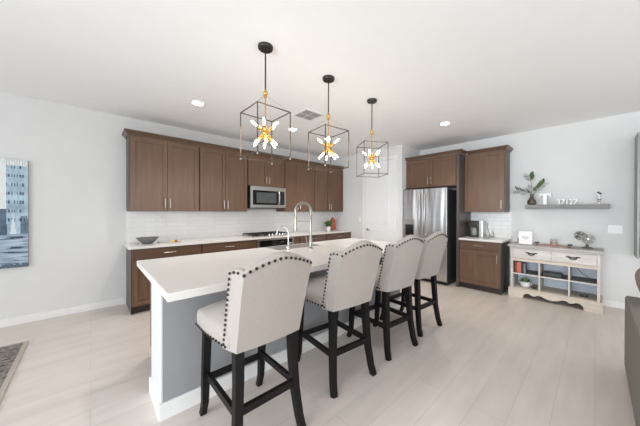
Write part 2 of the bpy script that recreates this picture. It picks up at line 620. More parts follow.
# cooktop
t = thing('gas_cooktop', 'black gas cooktop with iron grates set in the white worktop', 'cooktop', (2.55, 4.50, .902))
MB().box(2.13, 2.90, 4.235, 4.735, .903, .915).bevel(.003).build('tray', 'steel_plain', t)
for gx in (2.26, 2.515, 2.77):
    g = MB()
    a, b = gx - .118, gx + .118
    for y in (4.285, 4.49, 4.70):
        g.box(a, b, y - .006, y + .006, .935, .952)
    for x in (a + .006, gx, b - .006):
        g.box(x - .006, x + .006, 4.285, 4.70, .935, .952)
    for x in (a + .006, b - .006):
        for y in (4.29, 4.695):
            g.box(x - .007, x + .007, y - .007, y + .007, .915, .94)
    g.build('grate', 'black_iron', t)
    for y in (4.385, 4.60):
        MB().lathe([(.045, .915), (.045, .925), (.03, .930), (.0, .931)], 18, (gx, y, 0)).build('burner', 'black_iron', t, True)
for i in range(5):
    MB().lathe([(.017, .915), (.015, .945), (0, .946)], 14, (2.46 + i * .075, 4.262, 0)).build('knob', 'chrome', t, True)

# ------------------------------------------------------------------ fridge side
t = thing('refrigerator', 'stainless french door refrigerator with dark sides and water dispenser', 'refrigerator', (5.05, 2.33, 0))
FX = 4.737
MB().box(FX + .07, XB - .03, 1.885, 2.765, .03, 1.795).bevel(.006).build('body', 'fridge_side', t)
MB().box(FX + .09, XB - .05, 1.90, 2.75, 0, .03).build('base_grille', 'black_plastic', t)
ld = MB().box(FX, FX + .065, 2.347, 2.768, .735, 1.825).bevel(.012, 3).build('door', 'steel', t, True)
rd = MB().box(FX, FX + .065, 1.882, 2.340, .735, 1.825).bevel(.012, 3).build('door', 'steel', t, True)
fd = MB().box(FX, FX + .065, 1.882, 2.768, .075, .722).bevel(.012, 3).build('freezer_drawer', 'steel', t, True)
for y, dd in ((2.395, ld), (2.292, rd)):
    MB().tube([(FX, y, .92), (FX - .045, y, .95), (FX - .055, y, 1.35), (FX - .045, y, 1.72), (FX, y, 1.75)], .013, 10).build('handle', 'steel_plain', dd, True)
MB().tube([(FX, 1.96, .655), (FX - .05, 1.99, .655), (FX - .055, 2.32, .655), (FX - .05, 2.66, .655), (FX, 2.69, .655)], .013, 10).build('handle', 'steel_plain', fd, True)
ds = MB().box(FX - .008, FX + .01, 2.515, 2.735, .88, 1.225).bevel(.003).build('dispenser', 'steel_plain', ld)
MB().box(FX - .010, FX, 2.535, 2.715, .895, 1.115).build('dispenser_recess', 'black_glass', ds)
for y in (1.93, 2.72):
    MB().box(FX + .03, FX + .13, y - .03, y + .03, 1.825, 1.845).build('hinge_cover', 'black_plastic', t)

# tall end panel, over-fridge cabinet
tag(MB().box(4.865, XB - .002, 1.715, 1.760, 0, 2.444).bevel(.002).build('end_panel', 'end_panel'),
    'tall dark wood panel beside the refrigerator, reaching the floor', 'panel')
CX = 4.885
t = thing('upper_cabinet', 'two-door brown cabinet above the refrigerator', 'cabinet', (CX, 2.27, 1.86), 'cabinets on the refrigerator wall')
MB().box(CX, XB - .002, 1.762, 2.780, 1.862, 2.445).build('body', 'stained_wood', t)
for a0, a1, s in ((1.775, 2.262, 1), (2.268, 2.772, -1)):
    d = shaker(MB(), 'X', CX, a0, a1, 1.875, 2.415).build('door', 'stained_wood', t)
    pull('X', CX - .02, (a1 - .03) if s == 1 else (a0 + .03), 1.99, True, .14, d)
crown_mb([(CX - .02, 2.780, -1, 0), (CX - .02, 1.713, -1, -1), (5.13, 1.713, 0, -1)], 2.445).build('crown', 'stained_wood_flat', t)

UX = 5.135
t = thing('upper_cabinet', 'single-door brown wall cabinet above the coffee maker', 'cabinet', (UX, 1.39, 1.37), 'cabinets on the refrigerator wall')
MB().box(UX, XB - .011, 1.076, 1.713, 1.37, 2.445).build('body', 'stained_wood', t)
MB().box(UX, XB - .011, 1.070, 1.076, 1.37, 2.445).build('side_panel', 'end_panel', t)
d = shaker(MB(), 'X', UX, 1.085, 1.705, 1.38, 2.415).build('door', 'stained_wood', t)
pull('X', UX - .02, 1.118, 1.50, True, .14, d)
crown_mb([(UX - .0, 1.658, -1, 0), (UX - .0, 1.070, -1, -1), (XB - .002, 1.070, 0, -1)], 2.445).build('crown', 'stained_wood_flat', t)

t = thing('base_cabinet', 'brown base cabinet with one drawer and one door under the coffee maker', 'cabinet', (4.885, 1.39, 0), 'cabinets on the refrigerator wall')
MB().box(CX, XB - .002, 1.076, 1.713, .10, .868).build('body', 'stained_wood', t)
MB().box(CX + .06, XB - .002, 1.076, 1.713, 0, .10).build('toe_kick', 'cabinet_dark', t)
MB().box(CX, XB - .002, 1.070, 1.076, 0, .868).build('side_panel', 'end_panel', t)
d = slab(MB(), 'X', CX, 1.085, 1.705, .715, .855).build('drawer', 'stained_wood_flat', t)
pull('X', CX - .02, 1.395, .79, False, .15, d)
d = shaker(MB(), 'X', CX, 1.085, 1.705, .115, .700).build('door', 'stained_wood', t)
pull('X', CX - .02, 1.12, .59, True, .14, d)
tag(MB().box(4.845, XB - .011, 1.045, 1.713, .870, .902).bevel(.003).build('countertop', 'quartz'),
    'short white quartz worktop under the coffee maker', 'countertop')

# coffee maker
t = thing('coffee_maker', 'gray and black coffee maker with a dangling cord by the tiles', 'coffee maker', (5.25, 1.56, .902))
MB().box(5.19, 5.42, 1.50, 1.66, .902, .935).bevel(.006).build('base', 'black_plastic', t)
MB().box(5.31, 5.42, 1.50, 1.66, .935, 1.20).bevel(.008).build('body', 'fan_gray', t)
MB().box(5.19, 5.315, 1.50, 1.66, 1.10, 1.205).bevel(.008).build('brew_head', 'black_plastic', t)
MB().lathe([(.05, .936), (.058, .97), (.055, 1.05), (.035, 1.09), (.03, 1.095)], 20, (5.25, 1.58, 0)).build('carafe', 'fan_gray', t, True)
MB().box(5.21, 5.40, 1.43, 1.497, .902, 1.215).bevel(.012).build('water_tank', 'steel_plain', t)
MB().tube([(5.40, 1.43, 1.17), (5.38, 1.40, 1.16), (5.37, 1.385, 1.05), (5.36, 1.35, .95), (5.35, 1.31, .915), (5.40, 1.29, .91), (5.45, 1.31, .93), (5.468, 1.33, 1.02)], .004, 6).build('cord', 'black_plastic', t, True)
tag(MB().lathe([(.03, .903), (.034, .906), (.04, .96), (.036, .96), (.031, .91), (0, .909)], 18, (5.28, 1.36, 0)).build('glass_cup', 'clear_glass', smooth=True), 'small clear glass beside the coffee maker', 'cup')

# ------------------------------------------------------------------ island
t = thing('kitchen_island', 'long kitchen island with pale gray knee wall and brown cabinets behind', 'island', (1.8, 2.3, 0))
MB().box(.345, 3.28, 1.963, 2.334, 0, .863).build('knee_wall', 'island_paint', t)
MB().box(.337, .3445, 1.965, 2.335, 0, .863).build('end_panel', 'panel_white', t)
MB().box(3.2805, 3.29, 1.965, 2.335, 0, .863).build('end_panel', 'white_trim', t)
MB().box(.41, 3.24, 2.335, 2.90, .10, .863).build('cabinet_body', 'stained_wood', t)
MB().box(.41, 3.24, 2.335, 2.84, 0, .10).build('toe_kick', 'cabinet_dark', t)
MB().box(.322, 3.30, 1.946, 1.962, 0, BH + .02).box(.322, .338, 1.95, 2.335, 0, BH + .02).box(3.29, 3.306, 1.95, 2.335, 0, BH + .02).bevel(.003).build('baseboard', 'white_trim', t)
for i in range(5):
    a0 = .42 + i * .563
    shaker(MB(), 'Y', 2.90, a0, a0 + .55, .115, .85, out=1).build('door', 'stained_wood', t)
MB().box(.312, 3.31, 1.640, 2.940, .864, .912).bevel(.004).build('worktop', 'quartz', t)
# undermount sink seen as a steel lip let into the top
sk = MB().box(1.62, 2.30, 2.595, 2.61, .909, .9135).box(1.62, 2.30, 2.875, 2.90, .909, .9135).box(1.62, 1.645, 2.595, 2.90, .909, .9135).box(2.275, 2.30, 2.595, 2.90, .909, .9135)
sk.build('sink_rim', 'steel_plain', t)
MB().box(1.645, 2.275, 2.61, 2.875, .909, .9128).build('sink_basin', 'steel_plain', t)

# faucet: tall spring neck pull-down
t = thing('faucet', 'tall brushed spring-neck kitchen faucet on the island', 'faucet', (2.04, 2.51, .902))
bx, by = 2.012, 2.475
MB().lathe([(.032, .9035), (.032, .912), (.022, .918), (.022, 1.03), (.016, 1.04), (.016, 1.30), (.02, 1.31), (.02, 1.33), (.012, 1.335)], 20, (bx, by, 0)).build('body', 'nickel', t, True)
MB().tube([(bx - .02, by, .965), (bx - .055, by - .005, .975), (bx - .085, by - .02, 1.03), (bx - .09, by - .02, 1.06)], [.012, .009, .007, .006], 8).build('lever', 'nickel', t, True)
dirx, diry = -.80, .60
rr = .094
pts = []
for k in range(25):
    a = PI * k / 24
    pts.append((bx + dirx * rr * (1 - math.cos(a)), by + diry * rr * (1 - math.cos(a)), 1.372 + .10 * math.sin(a)))
neck = [(bx, by, 1.33)] + pts + [(bx + dirx * 2 * rr, by + diry * 2 * rr, 1.30)]
MB().tube(neck, .011, 10).build('neck', 'nickel', t, True)
sp = MB()
n_t = 26
coil = []
for i in range(len(neck) - 1):
    a, b = Vector(neck[i]), Vector(neck[i + 1])
    for q in range(6):
        coil.append(a.lerp(b, q / 6))
out = []
for i, p in enumerate(coil):
    tdir = (coil[min(i + 1, len(coil) - 1)] - coil[max(i - 1, 0)]).normalized()
    a = Vector((diry, -dirx, 0)).normalized()
    b = tdir.cross(a)
    ang = i * 1.25
    out.append(p + (a * math.cos(ang) + b * math.sin(ang)) * .0185)
sp.tube(out, .0042, 5)
sp.build('spring', 'nickel', t, True)
tx, ty = bx + dirx * 2 * rr, by + diry * 2 * rr
MB().lathe([(.014, 1.31), (.020, 1.29), (.018, 1.23), (.022, 1.16), (.022, 1.12), (0, 1.12)], 16, (tx, ty, 0)).build('spray_head', 'nickel', t, True)
MB().tube([(bx, by, 1.238), (tx + .01, ty - .005, 1.243)], .007, 8).build('docking_arm', 'nickel', t, True)

t = thing('water_tap', 'small chrome gooseneck drinking-water tap left of the tall faucet', 'tap', (1.735, 2.56, .902))
px_, py_ = 1.735, 2.56
MB().lathe([(.02, .9035), (.02, .92), (.010, .93), (.009, .99)], 16, (px_, py_, 0)).build('body', 'chrome', t, True)
pts = [(px_, py_, .98), (px_, py_, 1.06)]
for k in range(15):
    a = R(185) * k / 14
    pts.append((px_ - .8 * .068 * (1 - math.cos(a)), py_ + .6 * .068 * (1 - math.cos(a)), 1.09 + .095 * math.sin(a)))
MB().tube(pts, .0075, 8).build('spout', 'chrome', t, True)
MB().tube([(px_, py_, .975), (px_ + .035, py_ - .02, .99)], .005, 8).build('lever', 'chrome', t, True)

for o_ in bpy.data.objects:
    if o_.name in ('faucet', 'water_tap'):
        o_.location.z += .010

# ------------------------------------------------------------------ bar stool prototype (origin on the floor, facing +y)
def bar_stool():
    t = thing('bar_stool', '', 'bar stool', (0, 0, 0), 'bar stools along the island')
    # legs
    for sx in (-1, 1):
        top, w = .655, .023
        # rear leg: straight then sweeping back
        pts = [(sx * .175, -.215, top), (sx * .178, -.225, .45), (sx * .188, -.238, .25), (sx * .203, -.262, .08), (sx * .212, -.285, 0.0)]
        MB().tube(pts, [.036, .034, .032, .030, .029], 4).build('leg', 'ebony', t)
        pts = [(sx * .202, .200, top), (sx * .204, .220, .35), (sx * .205, .232, .20), (sx * .205, .238, .10), (sx * .206, .258, .04), (sx * .207, .272, 0.0)]
        MB().tube(pts, [.034, .032, .030, .028, .026, .027], 4).build('leg', 'ebony', t)
        MB().box(sx * .192 - .012, sx * .192 + .012, -.225, .235, .262, .302).build('stretcher', 'ebony', t)
    MB().box(-.185, .185, -.252, -.226, .268, .312).build('stretcher', 'ebony', t)
    MB().box(-.200, .200, .222, .246, .235, .275).build('footrest', 'ebony', t)
    # under-frame
    MB().box(-.20, .20, -.22, .215, .615, .65).build('seat_frame', 'ebony', t)
    # seat: rounded slab, wider in front, domed, bowed front edge
    mb = MB()
    nx, ny = 22, 20

    def sp_(u, v, top):
        # u,v in -1..1, squircle edge
        yb, yf = -.215, .225 + .035 * (1 - u * u)
        y = yb + (yf - yb) * (v + 1) / 2
        hw = .225 + .030 * min(1, (v + 1) / 1.2)
        x = hw * u
        e = max(abs(u) ** 6, max(v, 0) ** 6)
        if top:
            z = .735 + .040 * (1 - u * u) * (1 - v * v) + .02 * (1 - u ** 8) * (1 - max(v, 0) ** 8) - .0 * e
        else:
            z = .628
        return x, y, z
    topv = [[mb.bm.verts.new(sp_(-1 + 2 * i / nx, -1 + 2 * j / ny, True)) for i in range(nx + 1)] for j in range(ny + 1)]
    botv = [[mb.bm.verts.new(sp_(-1 + 2 * i / nx, -1 + 2 * j / ny, False)) for i in range(nx + 1)] for j in range(ny + 1)]
    for j in range(ny):
        for i in range(nx):
            mb.bm.faces.new((topv[j][i], topv[j][i + 1], topv[j + 1][i + 1], topv[j + 1][i]))
            mb.bm.faces.new((botv[j][i], botv[j + 1][i], botv[j + 1][i + 1], botv[j][i + 1]))
    loop_i = [(j, 0) for j in range(ny)] + [(ny, i) for i in range(nx)] + [(j, nx) for j in range(ny, 0, -1)] + [(0, i) for i in range(nx, 0, -1)]
    L = len(loop_i)
    mids = []
    for q, (zf, bul) in enumerate(((.25, .006), (.55, .010), (.85, .006))):
        ring = []
        for (j, i) in loop_i:
            a, b = botv[j][i].co, topv[j][i].co
            p = a.lerp(b, zf)
            d = Vector((p.x, p.y, 0)).normalized()
            ring.append(mb.bm.verts.new(p + d * bul))
        mids.append(ring)
    rings = [[botv[j][i] for j, i in loop_i]] + mids + [[topv[j][i] for j, i in loop_i]]
    for a, b in zip(rings, rings[1:]):
        for k in range(L):
            k2 = (k + 1) % L
            mb.bm.faces.new((a[k], a[k2], b[k2], b[k]))
    seat = mb.build('seat', 'linen', t, 'all')
    sub = seat.modifiers.new('sub', 'SUBSURF')
    sub.levels = sub.render_levels = 1
    nails = MB()

    def nail(p, n, r=.0078):
        n = Vector(n).normalized()
        M = n.to_track_quat('Z', 'Y').to_matrix().to_4x4()
        nails.lathe([(r, -.002), (r, .0015), (r * .7, .0042), (0, .0052)], 8, p, M)
    # seat nails: along the lower edge, both sides and front
    def edgepath():
        out = []
        for k in range(41):
            v = -0.9 + 1.9 * k / 40
            x, y, z = sp_(-1, v, False)
            out.append(Vector((x - .010, y, .645)))
        for k in range(41):
            u = -1 + 2 * k / 40
            x, y, z = sp_(u, 1, False)
            out.append(Vector((x, y + .010, .645)))
        for k in range(41):
            v = 1 - 1.9 * k / 40
            x, y, z = sp_(1, v, False)
            out.append(Vector((x + .010, y, .645)))
        return out

    def walk(path, step):
        res = []
        acc = 0
        for a, b in zip(path, path[1:]):
            d = (b - a).length
            if d == 0:
                continue
            while acc <= d:
                res.append((a.lerp(b, acc / d), (b - a).normalized()))
                acc += step
            acc -= d
        return res
    for p, tg in walk(edgepath(), .034):
        nail(p, Vector((-tg.y, tg.x, 0)) if True else 0)
    nails.build('seat_nailheads', 'nailhead', t, True)
    nails = MB()
    # back: U section lofted upward
    zb = .622
    N = 40

    def section(s):
        """s in -1..1 along the U (wing tip, rear corner, rear corner, wing tip): outer point, inner point, outline height"""
        # lengths: wing .13, rear .42, wing .13
        Lw, Lr = .100, .430
        tot = 2 * Lw + Lr
        d = (s + 1) / 2 * tot
        if d < Lw:
            q = d / Lw
            out_ = Vector((-.250 + .033 * q, .100 * (1 - q), 0))
            nrm = Vector((-1, -.1, 0))
        elif d > Lw + Lr:
            q = (d - Lw - Lr) / Lw
            out_ = Vector((.217 + .033 * q, .100 * q, 0))
            nrm = Vector((1, -.1, 0))
        else:
            q = (d - Lw) / Lr
            out_ = Vector((-.217 + .434 * q, -.012 * math.sin(PI * q), 0))
            nrm = Vector((0, -1, 0))
        return out_, d, Lw, Lr

    def ztop(s):
        o_, d, Lw, Lr = section(s)
        if d < Lw or d > Lw + Lr:
            q = d / Lw if d < Lw else (Lw + Lr + Lw - d) / Lw     # 0 at tip, 1 at corner
            return 1.064 + .010 * math.sin(PI * min(1, q)) ** .8 - .014 * (1 - min(1, q / .22)) ** 2
        q = (d - Lw) / Lr
        a = abs(q - .5) * 2                                        # 0 centre, 1 corner
        return 1.067 + .062 * (1 - a ** 1.55)

    def inner(s):
        o_, d, Lw, Lr = section(s)
        if d < Lw:
            q = d / Lw
            return Vector((-.205 + .028 * q, .105 * (1 - q) + .062 * q, 0))
        if d > Lw + Lr:
            q = (d - Lw - Lr) / Lw
            return Vector((.177 + .028 * q, .105 * q + .062 * (1 - q), 0))
        q = (d - Lw) / Lr
        return Vector((-.177 + .354 * q, .062 - .012 * math.sin(PI * q), 0))

    def place(p, z):
        # taper slightly to the bottom, lean back with height
        k = (z - zb) / .5
        lean = -.115 * k - .015 * k * k
        sc = .94 + .06 * min(1, k)
        # wing tips run in towards the seat at the bottom
        return Vector((p.x * sc, -.262 + p.y * (1.0 + .1 * (1 - k)) + lean, z))
    ss = sorted(set([-1 + 2 * i / N for i in range(N + 1)] + [-1 + 2 * .100 / .63, 1 - 2 * .100 / .63]))
    outer_s = ss
    K = 10
    mb = MB()
    layers = []
    loop_s = [('o', s) for s in outer_s] + [('i', s) for s in reversed(outer_s)]
    for k in range(K + 1):
        ring = []
        for kind, s in loop_s:
            z = zb + (ztop(s) - zb) * k / K
            p = section(s)[0] if kind == 'o' else inner(s)
            bulge = .014 * math.sin(PI * k / K) if kind == 'i' else 0.004 * math.sin(PI * k / K)
            if kind == 'i':
                p = p + Vector((0, bulge, 0))
            ring.append(mb.bm.verts.new(place(p, z)))
        layers.append(ring)
    def rf(s):
        o_, d, Lw, Lr = section(s)
        if d < Lw or d > Lw + Lr:
            return .30 + .25 * min(1, (d if d < Lw else 2 * Lw + Lr - d) / Lw)
        return .55 + .45 * math.sin(PI * (d - Lw) / Lr)
    for f_, rise in ((.12, .010), (.40, .022), (.75, .027)):
        ring = []
        for kind, s in loop_s:
            po, pi_ = section(s)[0], inner(s)
            m_ = (po + pi_) / 2
            p = (po if kind == 'o' else pi_).lerp(m_, f_)
            ring.append(mb.bm.verts.new(place(p, ztop(s)) + Vector((0, 0, rise * rf(s)))))
        layers.append(ring)
    n = len(loop_s)
    for a, b in zip(layers, layers[1:]):
        for k in range(n):
            k2 = (k + 1) % n
            mb.bm.faces.new((a[k], a[k2], b[k2], b[k]))
    m = len(outer_s)
    last = layers[-1]
    first = layers[0]
    for k in range(m - 1):
        mb.bm.faces.new((last[k], last[k + 1], last[n - 2 - k], last[n - 1 - k]))
        mb.bm.faces.new((first[k], first[n - 1 - k], first[n - 2 - k], first[k + 1]))
    back = mb.build('backrest', 'linen', t, 'all')
    try:
        back.data.set_sharp_from_angle(angle=R(60))
    except Exception:
        pass
    # nails on the back: along the rear top outline, and up the wing tips and over them
    path = [place(section(s)[0] + Vector((0, -.003, 0)), ztop(s) - .006) for s in outer_s if abs(s) <= 1 - 2 * .100 / .63 + 1e-6]
    for p, tg in walk(path, .034):
        nail(p, (0, -1, .15), .0088)
    nails.build('backrest_nailheads', 'nailhead', t, True)
    for sx in (-1, 1):
        nails = MB()
        wing = []
        for k in range(30):
            z = zb + .03 + (ztop(-1) - zb - .03) * k / 29
            wing.append(place(Vector((sx * .2525, .088, 0)), z))
        for p, tg in walk(wing, .030):
            nail(p, (sx, 0, 0), .0082)
        wt = [place(Vector((sx * (.252 - .030 * q), .088 - .078 * q, 0)), ztop(-1 + .100 * 2 / .63 * (q * .85 + .12)) - .006) for q in [k / 12 for k in range(13)]]
        for p, tg in walk(wt, .030):
            nail(p, (sx, -.1, 0), .0080)
        nails.build('wing_nailheads', 'nailhead', t, True)
    return t


stool0 = bar_stool()
stools = [(.760, 1.560, 0, 'cream nailhead bar stool nearest the camera, at the left end of the island'),
          (1.548, 1.590, -6, 'cream nailhead bar stool, second from the left end of the island'),
          (2.240, 1.575, -6, 'cream nailhead bar stool, second from the right, between two other stools'),
          (2.872, 1.590, -5, 'cream nailhead bar stool farthest from the camera, nearest the refrigerator')]
for i, (x, y, rz, lab) in enumerate(stools):
    o = stool0 if i == 0 else copy_tree(stool0)
    o.location = (x, y, 0)
    o.rotation_euler = (0, 0, R(rz))
    o['label'] = lab

# ------------------------------------------------------------------ pendant lights
def pendant():
    """origin on the ceiling, everything hangs below it"""
    t = thing('pendant_light', '', 'pendant light', (0, 0, 0), 'cage pendants over the island')
    MB().lathe([(.062, 0), (.062, -.018), (.058, -.026), (0, -.027)], 28).build('canopy', 'bronze', t, True)
    MB().tube([(0, 0, -.026), (0, 0, -.375)], .0065, 8).build('stem', 'bronze', t, True)
    mb = MB().sphere((0, 0, -.40), .021, 14)
    mb.lathe([(.010, -.365), (.010, -.38)], 12).lathe([(.012, -.418), (.012, -.435)], 12)
    mb.build('joint', 'gold', t, True)
    MB().tube([(0, 0, -.43), (0, 0, -.71)], .0055, 8).build('rod', 'gold', t, True)
    s, z1, z0 = .150, -.560, -.940
    C = [(-s, -s), (s, -s), (s, s), (-s, s)]
    cg = MB()
    e = .0036
    for x, y in C:
        cg.box(x - e, x + e, y - e, y + e, z0 - e, z1 + e)
    for z in (z0, z1):
        for sy in (-s, s):
            cg.box(-s, s, sy - e, sy + e, z - e, z + e)
            cg.box(sy - e, sy + e, -s, s, z - e, z + e)
    cage = cg.build('cage', 'cage_metal', t)
    for x, y in C:
        MB().lathe([(.007, z0 - .018), (.007, z0 - .004)], 8, (x, y, 0)).build('finial', 'nickel', cage, True)
    wr = MB()
    for x, y in C:
        wr.tube([(0, 0, -.41), (x, y, z1)], .0012, 5)
    wr.build('wires', 'nickel', t, True)
    cz = -.735
    MB().sphere((0, 0, cz), .030, 16).build('hub', 'gold', t, True)
    dirs = []
    for k in range(5):
        a = 2 * PI * k / 5 + .3
        dirs.append((math.cos(a) * .80, math.sin(a) * .80, .62))
    for k in range(6):
        a = 2 * PI * k / 6 + .1
        dirs.append((math.cos(a) * .72, math.sin(a) * .72, -.70))
    for d in dirs:
        v = Vector(d).normalized()
        M = v.to_track_quat('Z', 'Y').to_matrix().to_4x4()
        sk = MB().lathe([(.007, .02), (.008, .040), (.0125, .044), (.0135, .080), (.010, .086)], 12, (0, 0, cz), M).build('socket', 'gold', t, True)
        MB().lathe([(.005, .086), (.0085, .098), (.0100, .115), (.0085, .133), (.0045, .145), (0, .148)], 12, (0, 0, cz), M).build('bulb', 'bulb_glow', sk, True)
    return t


pd0 = pendant()
for i, (x, y, rz, lab) in enumerate([(1.076, 1.932, 0, 'square cage pendant light over the nearest end of the island, leftmost'),
                                     (1.806, 1.931, -6, 'square cage pendant light in the middle of the three'),
                                     (2.558, 1.937, -33, 'square cage pendant light over the far end of the island, by the pantry door')]):
    o = pd0 if i == 0 else copy_tree(pd0)
    o.location = (x, y, H)
    o.rotation_euler = (0, 0, R(rz))
    o['label'] = lab
    d = bpy.data.lights.new('pendant_glow', 'POINT')
    d.energy = 2
    d.color = (1, .92, .84)
    d.shadow_soft_size = .12
    lo = bpy.data.objects.new('pendant_glow', d)
    COL.objects.link(lo)
    lo.location = (x, y, H - .735)

# ------------------------------------------------------------------ recessed lights and vent
for x, y, lab in ((1.009, 3.545, 'round recessed ceiling light nearest the left wall cabinets'),
                  (2.501, 3.555, 'round recessed ceiling light between the first and second pendants'),
                  (3.30, 3.55, 'round recessed ceiling light left of the farthest pendant cage'),
                  (4.065, 1.649, 'round recessed ceiling light in front of the refrigerator cabinets')):
    t = thing('recessed_light', lab, 'ceiling light', (x, y, H), 'recessed ceiling lights')
    MB().lathe([(.085, H), (.083, H - .004), (.066, H - .005), (.064, H - .001)], 28, (x, y, 0)).build('trim_ring', 'white_trim', t, True)
    MB().lathe([(.063, H - .0015), (.062, H - .004), (0, H - .004)], 28, (x, y, 0)).build('lens', 'downlight_glow', t, True)
    d = bpy.data.lights.new('downlight', 'SPOT')
    d.energy = 56
    d.spot_size = R(120)
    d.spot_blend = .8
    d.color = (1, .93, .84)
    d.shadow_soft_size = .06
    lo = bpy.data.objects.new('downlight', d)
    COL.objects.link(lo)
    lo.location = (x, y, H - .02)

t = thing('air_vent', 'square white ceiling air register between the first two pendants', 'vent', (2.28, 2.86, H))
MB().box(2.12, 2.44, 2.70, 3.02, H - .008, H).bevel(.002).build('frame', 'white_trim', t)
lv = MB()
for k in range(7):
    y = 2.73 + k * .0185
    lv.box(2.145, 2.275, y, y + .009, H - .013, H - .008)
    y2 = 2.875 + k * .0185
    lv.box(2.285, 2.415, y2, y2 + .009, H - .013, H - .008)
for k in range(7):
    x = 2.145 + k * .0185
    lv.box(x, x + .009, 2.875, 3.0, H - .013, H - .008)
    x = 2.289 + k * .0185
    lv.box(x, x + .009, 2.73, 2.855, H - .013, H - .008)
lv.build('louvers', 'vent_gray', t)  # slats have their own even light gray

# ------------------------------------------------------------------ wall plates
def plate(cx, cy, cz, axis, gangs, label, kind, group):
    w = .035 + .023 * (gangs - 1) * .75
    t = thing('electrical_outlet' if kind == 'outlet' else 'light_switch', label, kind.replace('_', ' '), (cx, cy, cz), group)
    def B(a0, a1, p, z0, z1):
        return MB().box(cx + a0, cx + a1, cy - p, cy, cz + z0, cz + z1) if axis == 'Y' else MB().box(cx - p, cx, cy + a0, cy + a1, cz + z0, cz + z1)
    B(-w, w, .005, -.058, .058).bevel(.002).build('cover_plate', 'white_plastic', t)
    for g in range(gangs):
        o = (g - (gangs - 1) / 2) * .041
        B(o - .0165, o + .0165, .008, -.033, .033).build('rocker' if kind == 'switch' else 'socket', 'white_trim', t)
    return t


plate(.836, YA - .010, 1.19, 'Y', 1, 'white outlet on the tiles above the gray bowl', 'outlet', 'backsplash outlets')
plate(1.605, YA - .010, 1.18, 'Y', 1, 'white outlet on the tiles left of the cooktop', 'outlet', 'backsplash outlets')
plate(XP, 3.905, 1.19, 'X', 1, 'white light switch beside the pantry door', 'switch', None)
plate(XB, -.19, 1.125, 'X', 3, 'white triple light switch right of the console table', 'switch', None)
plate(XB - .010, 1.28, 1.13, 'X', 1, 'white outlet on the tiles beside the coffee maker', 'outlet', 'backsplash outlets')

# ------------------------------------------------------------------ things on the long worktop
mb = MB().lathe([(.055, .903), (.060, .906), (.135, .985), (.140, .992), (.130, .990), (.055, .915), (0, .913)], 32, (.60, 4.47, 0))
tag(mb.build('serving_bowl', 'gray_bowl', smooth=True), 'wide gray bowl at the left end of the long worktop', 'bowl')
t = thing('sunglasses', 'thin dark folded glasses left of the gray bowl', 'glasses', (.43, 4.38, .902))
mb = MB()
for dx in (0, .055):
    ring = [(.415 + dx + .022 * math.cos(2 * PI * k / 16), 4.36, .926 + .018 * math.sin(2 * PI * k / 16)) for k in range(17)]
    mb.tube(ring, .003, 6, False)
mb.tube([(.437, 4.36, .928), (.448, 4.36, .928)], .003, 6)
mb.build('rims', 'fan_gray', t, True)
MB().tube([(.393, 4.36, .93), (.395, 4.42, .918), (.42, 4.46, .906)], .0028, 6).tube([(.492, 4.36, .93), (.488, 4.40, .918), (.46, 4.45, .906)], .0028, 6).build('temples', 'fan_gray', t, True)
t = thing('wooden_spoon', 'thin gray utensil lying between the bowl and the fruit', 'spoon', (.77, 4.42, .902))
MB().tube([(.74, 4.44, .914), (.80, 4.42, .911), (.87, 4.40, .910)], .005, 8).build('handle', 'fan_gray', t, True)
MB().sphere((.735, 4.443, .915), .022, 12, (1, .7, .5)).build('spoon_bowl', 'fan_gray', t, True)
t = thing('dried_flower', 'small bunch with yellow and red flowers lying on the worktop', 'flower', (.91, 4.38, .902))
MB().sphere((.90, 4.38, .922), .022, 12, (1.3, 1, .85)).build('yellow_bloom', 'yellow_fruit', t, True)
MB().sphere((.94, 4.375, .922), .018, 12, (1.1, 1, 1)).build('red_bloom', 'red_item', t, True)
MB().tube([(.93, 4.38, .915), (.965, 4.37, .91), (1.0, 4.36, .908)], .004, 6).build('stem', 'stem_green', t, True)

# potted plant and terracotta board at the right end
def leaf(mb, base_, tip, w, curl=.2):
    b, tp = Vector(base_), Vector(tip)
    ax = tp - b
    side = ax.cross(Vector((0, 0, 1)))
    if side.length < 1e-4:
        side = Vector((1, 0, 0))
    side.normalize()
    upv = side.cross(ax).normalized()
    n = 5
    prev = None
    for k in range(n + 1):
        q = k / n
        wd = w * math.sin(PI * min(.97, q * .92 + .04)) ** .8
        c = b + ax * q + upv * (curl * ax.length * (q - q * q)) * -1
        row = [mb.bm.verts.new(c - side * wd), mb.bm.verts.new(c + upv * wd * .25 * -1), mb.bm.verts.new(c + side * wd)]
        if prev:
            mb.bm.faces.new((prev[0], prev[1], row[1], row[0]))
            mb.bm.faces.new((prev[1], prev[2], row[2], row[1]))
        prev = row


t = thing('potted_plant', 'small green plant in a white pot at the right end of the long worktop', 'plant', (4.22, 4.50, .902))
MB().lathe([(.042, .903), (.055, .99), (.058, 1.0), (.050, 1.0), (.046, .985), (0, .984)], 22, (4.22, 4.50, 0)).build('pot', 'white_ceramic', t, True)
MB().lathe([(.044, .980), (.047, .988), (0, .99)], 18, (4.22, 4.50, 0)).build('soil', 'soil', t)
mb = MB()
for k in range(60):
    a = random.uniform(0, 2 * PI)
    el = random.uniform(.1, 1.3)
    r = random.uniform(.07, .145)
    b = Vector((4.22 + .03 * math.cos(a), 4.50 + .03 * math.sin(a), 1.0 + random.uniform(0, .07)))
    tp = b + Vector((math.cos(a) * math.cos(el), math.sin(a) * math.cos(el), math.sin(el))) * r
    leaf(mb, b, tp, .016)
mb.build('foliage', 'leaf', t, True, recalc=False)
arch = [(-.085, 0), (.085, 0), (.085, .22)] + [(.085 * math.cos(PI * k / 12), .22 + .085 * math.sin(PI * k / 12)) for k in range(1, 12)] + [(-.085, .22)]
t = thing('serving_board', 'arched terracotta board standing behind the potted plant', 'board', (4.50, 4.62, .902))
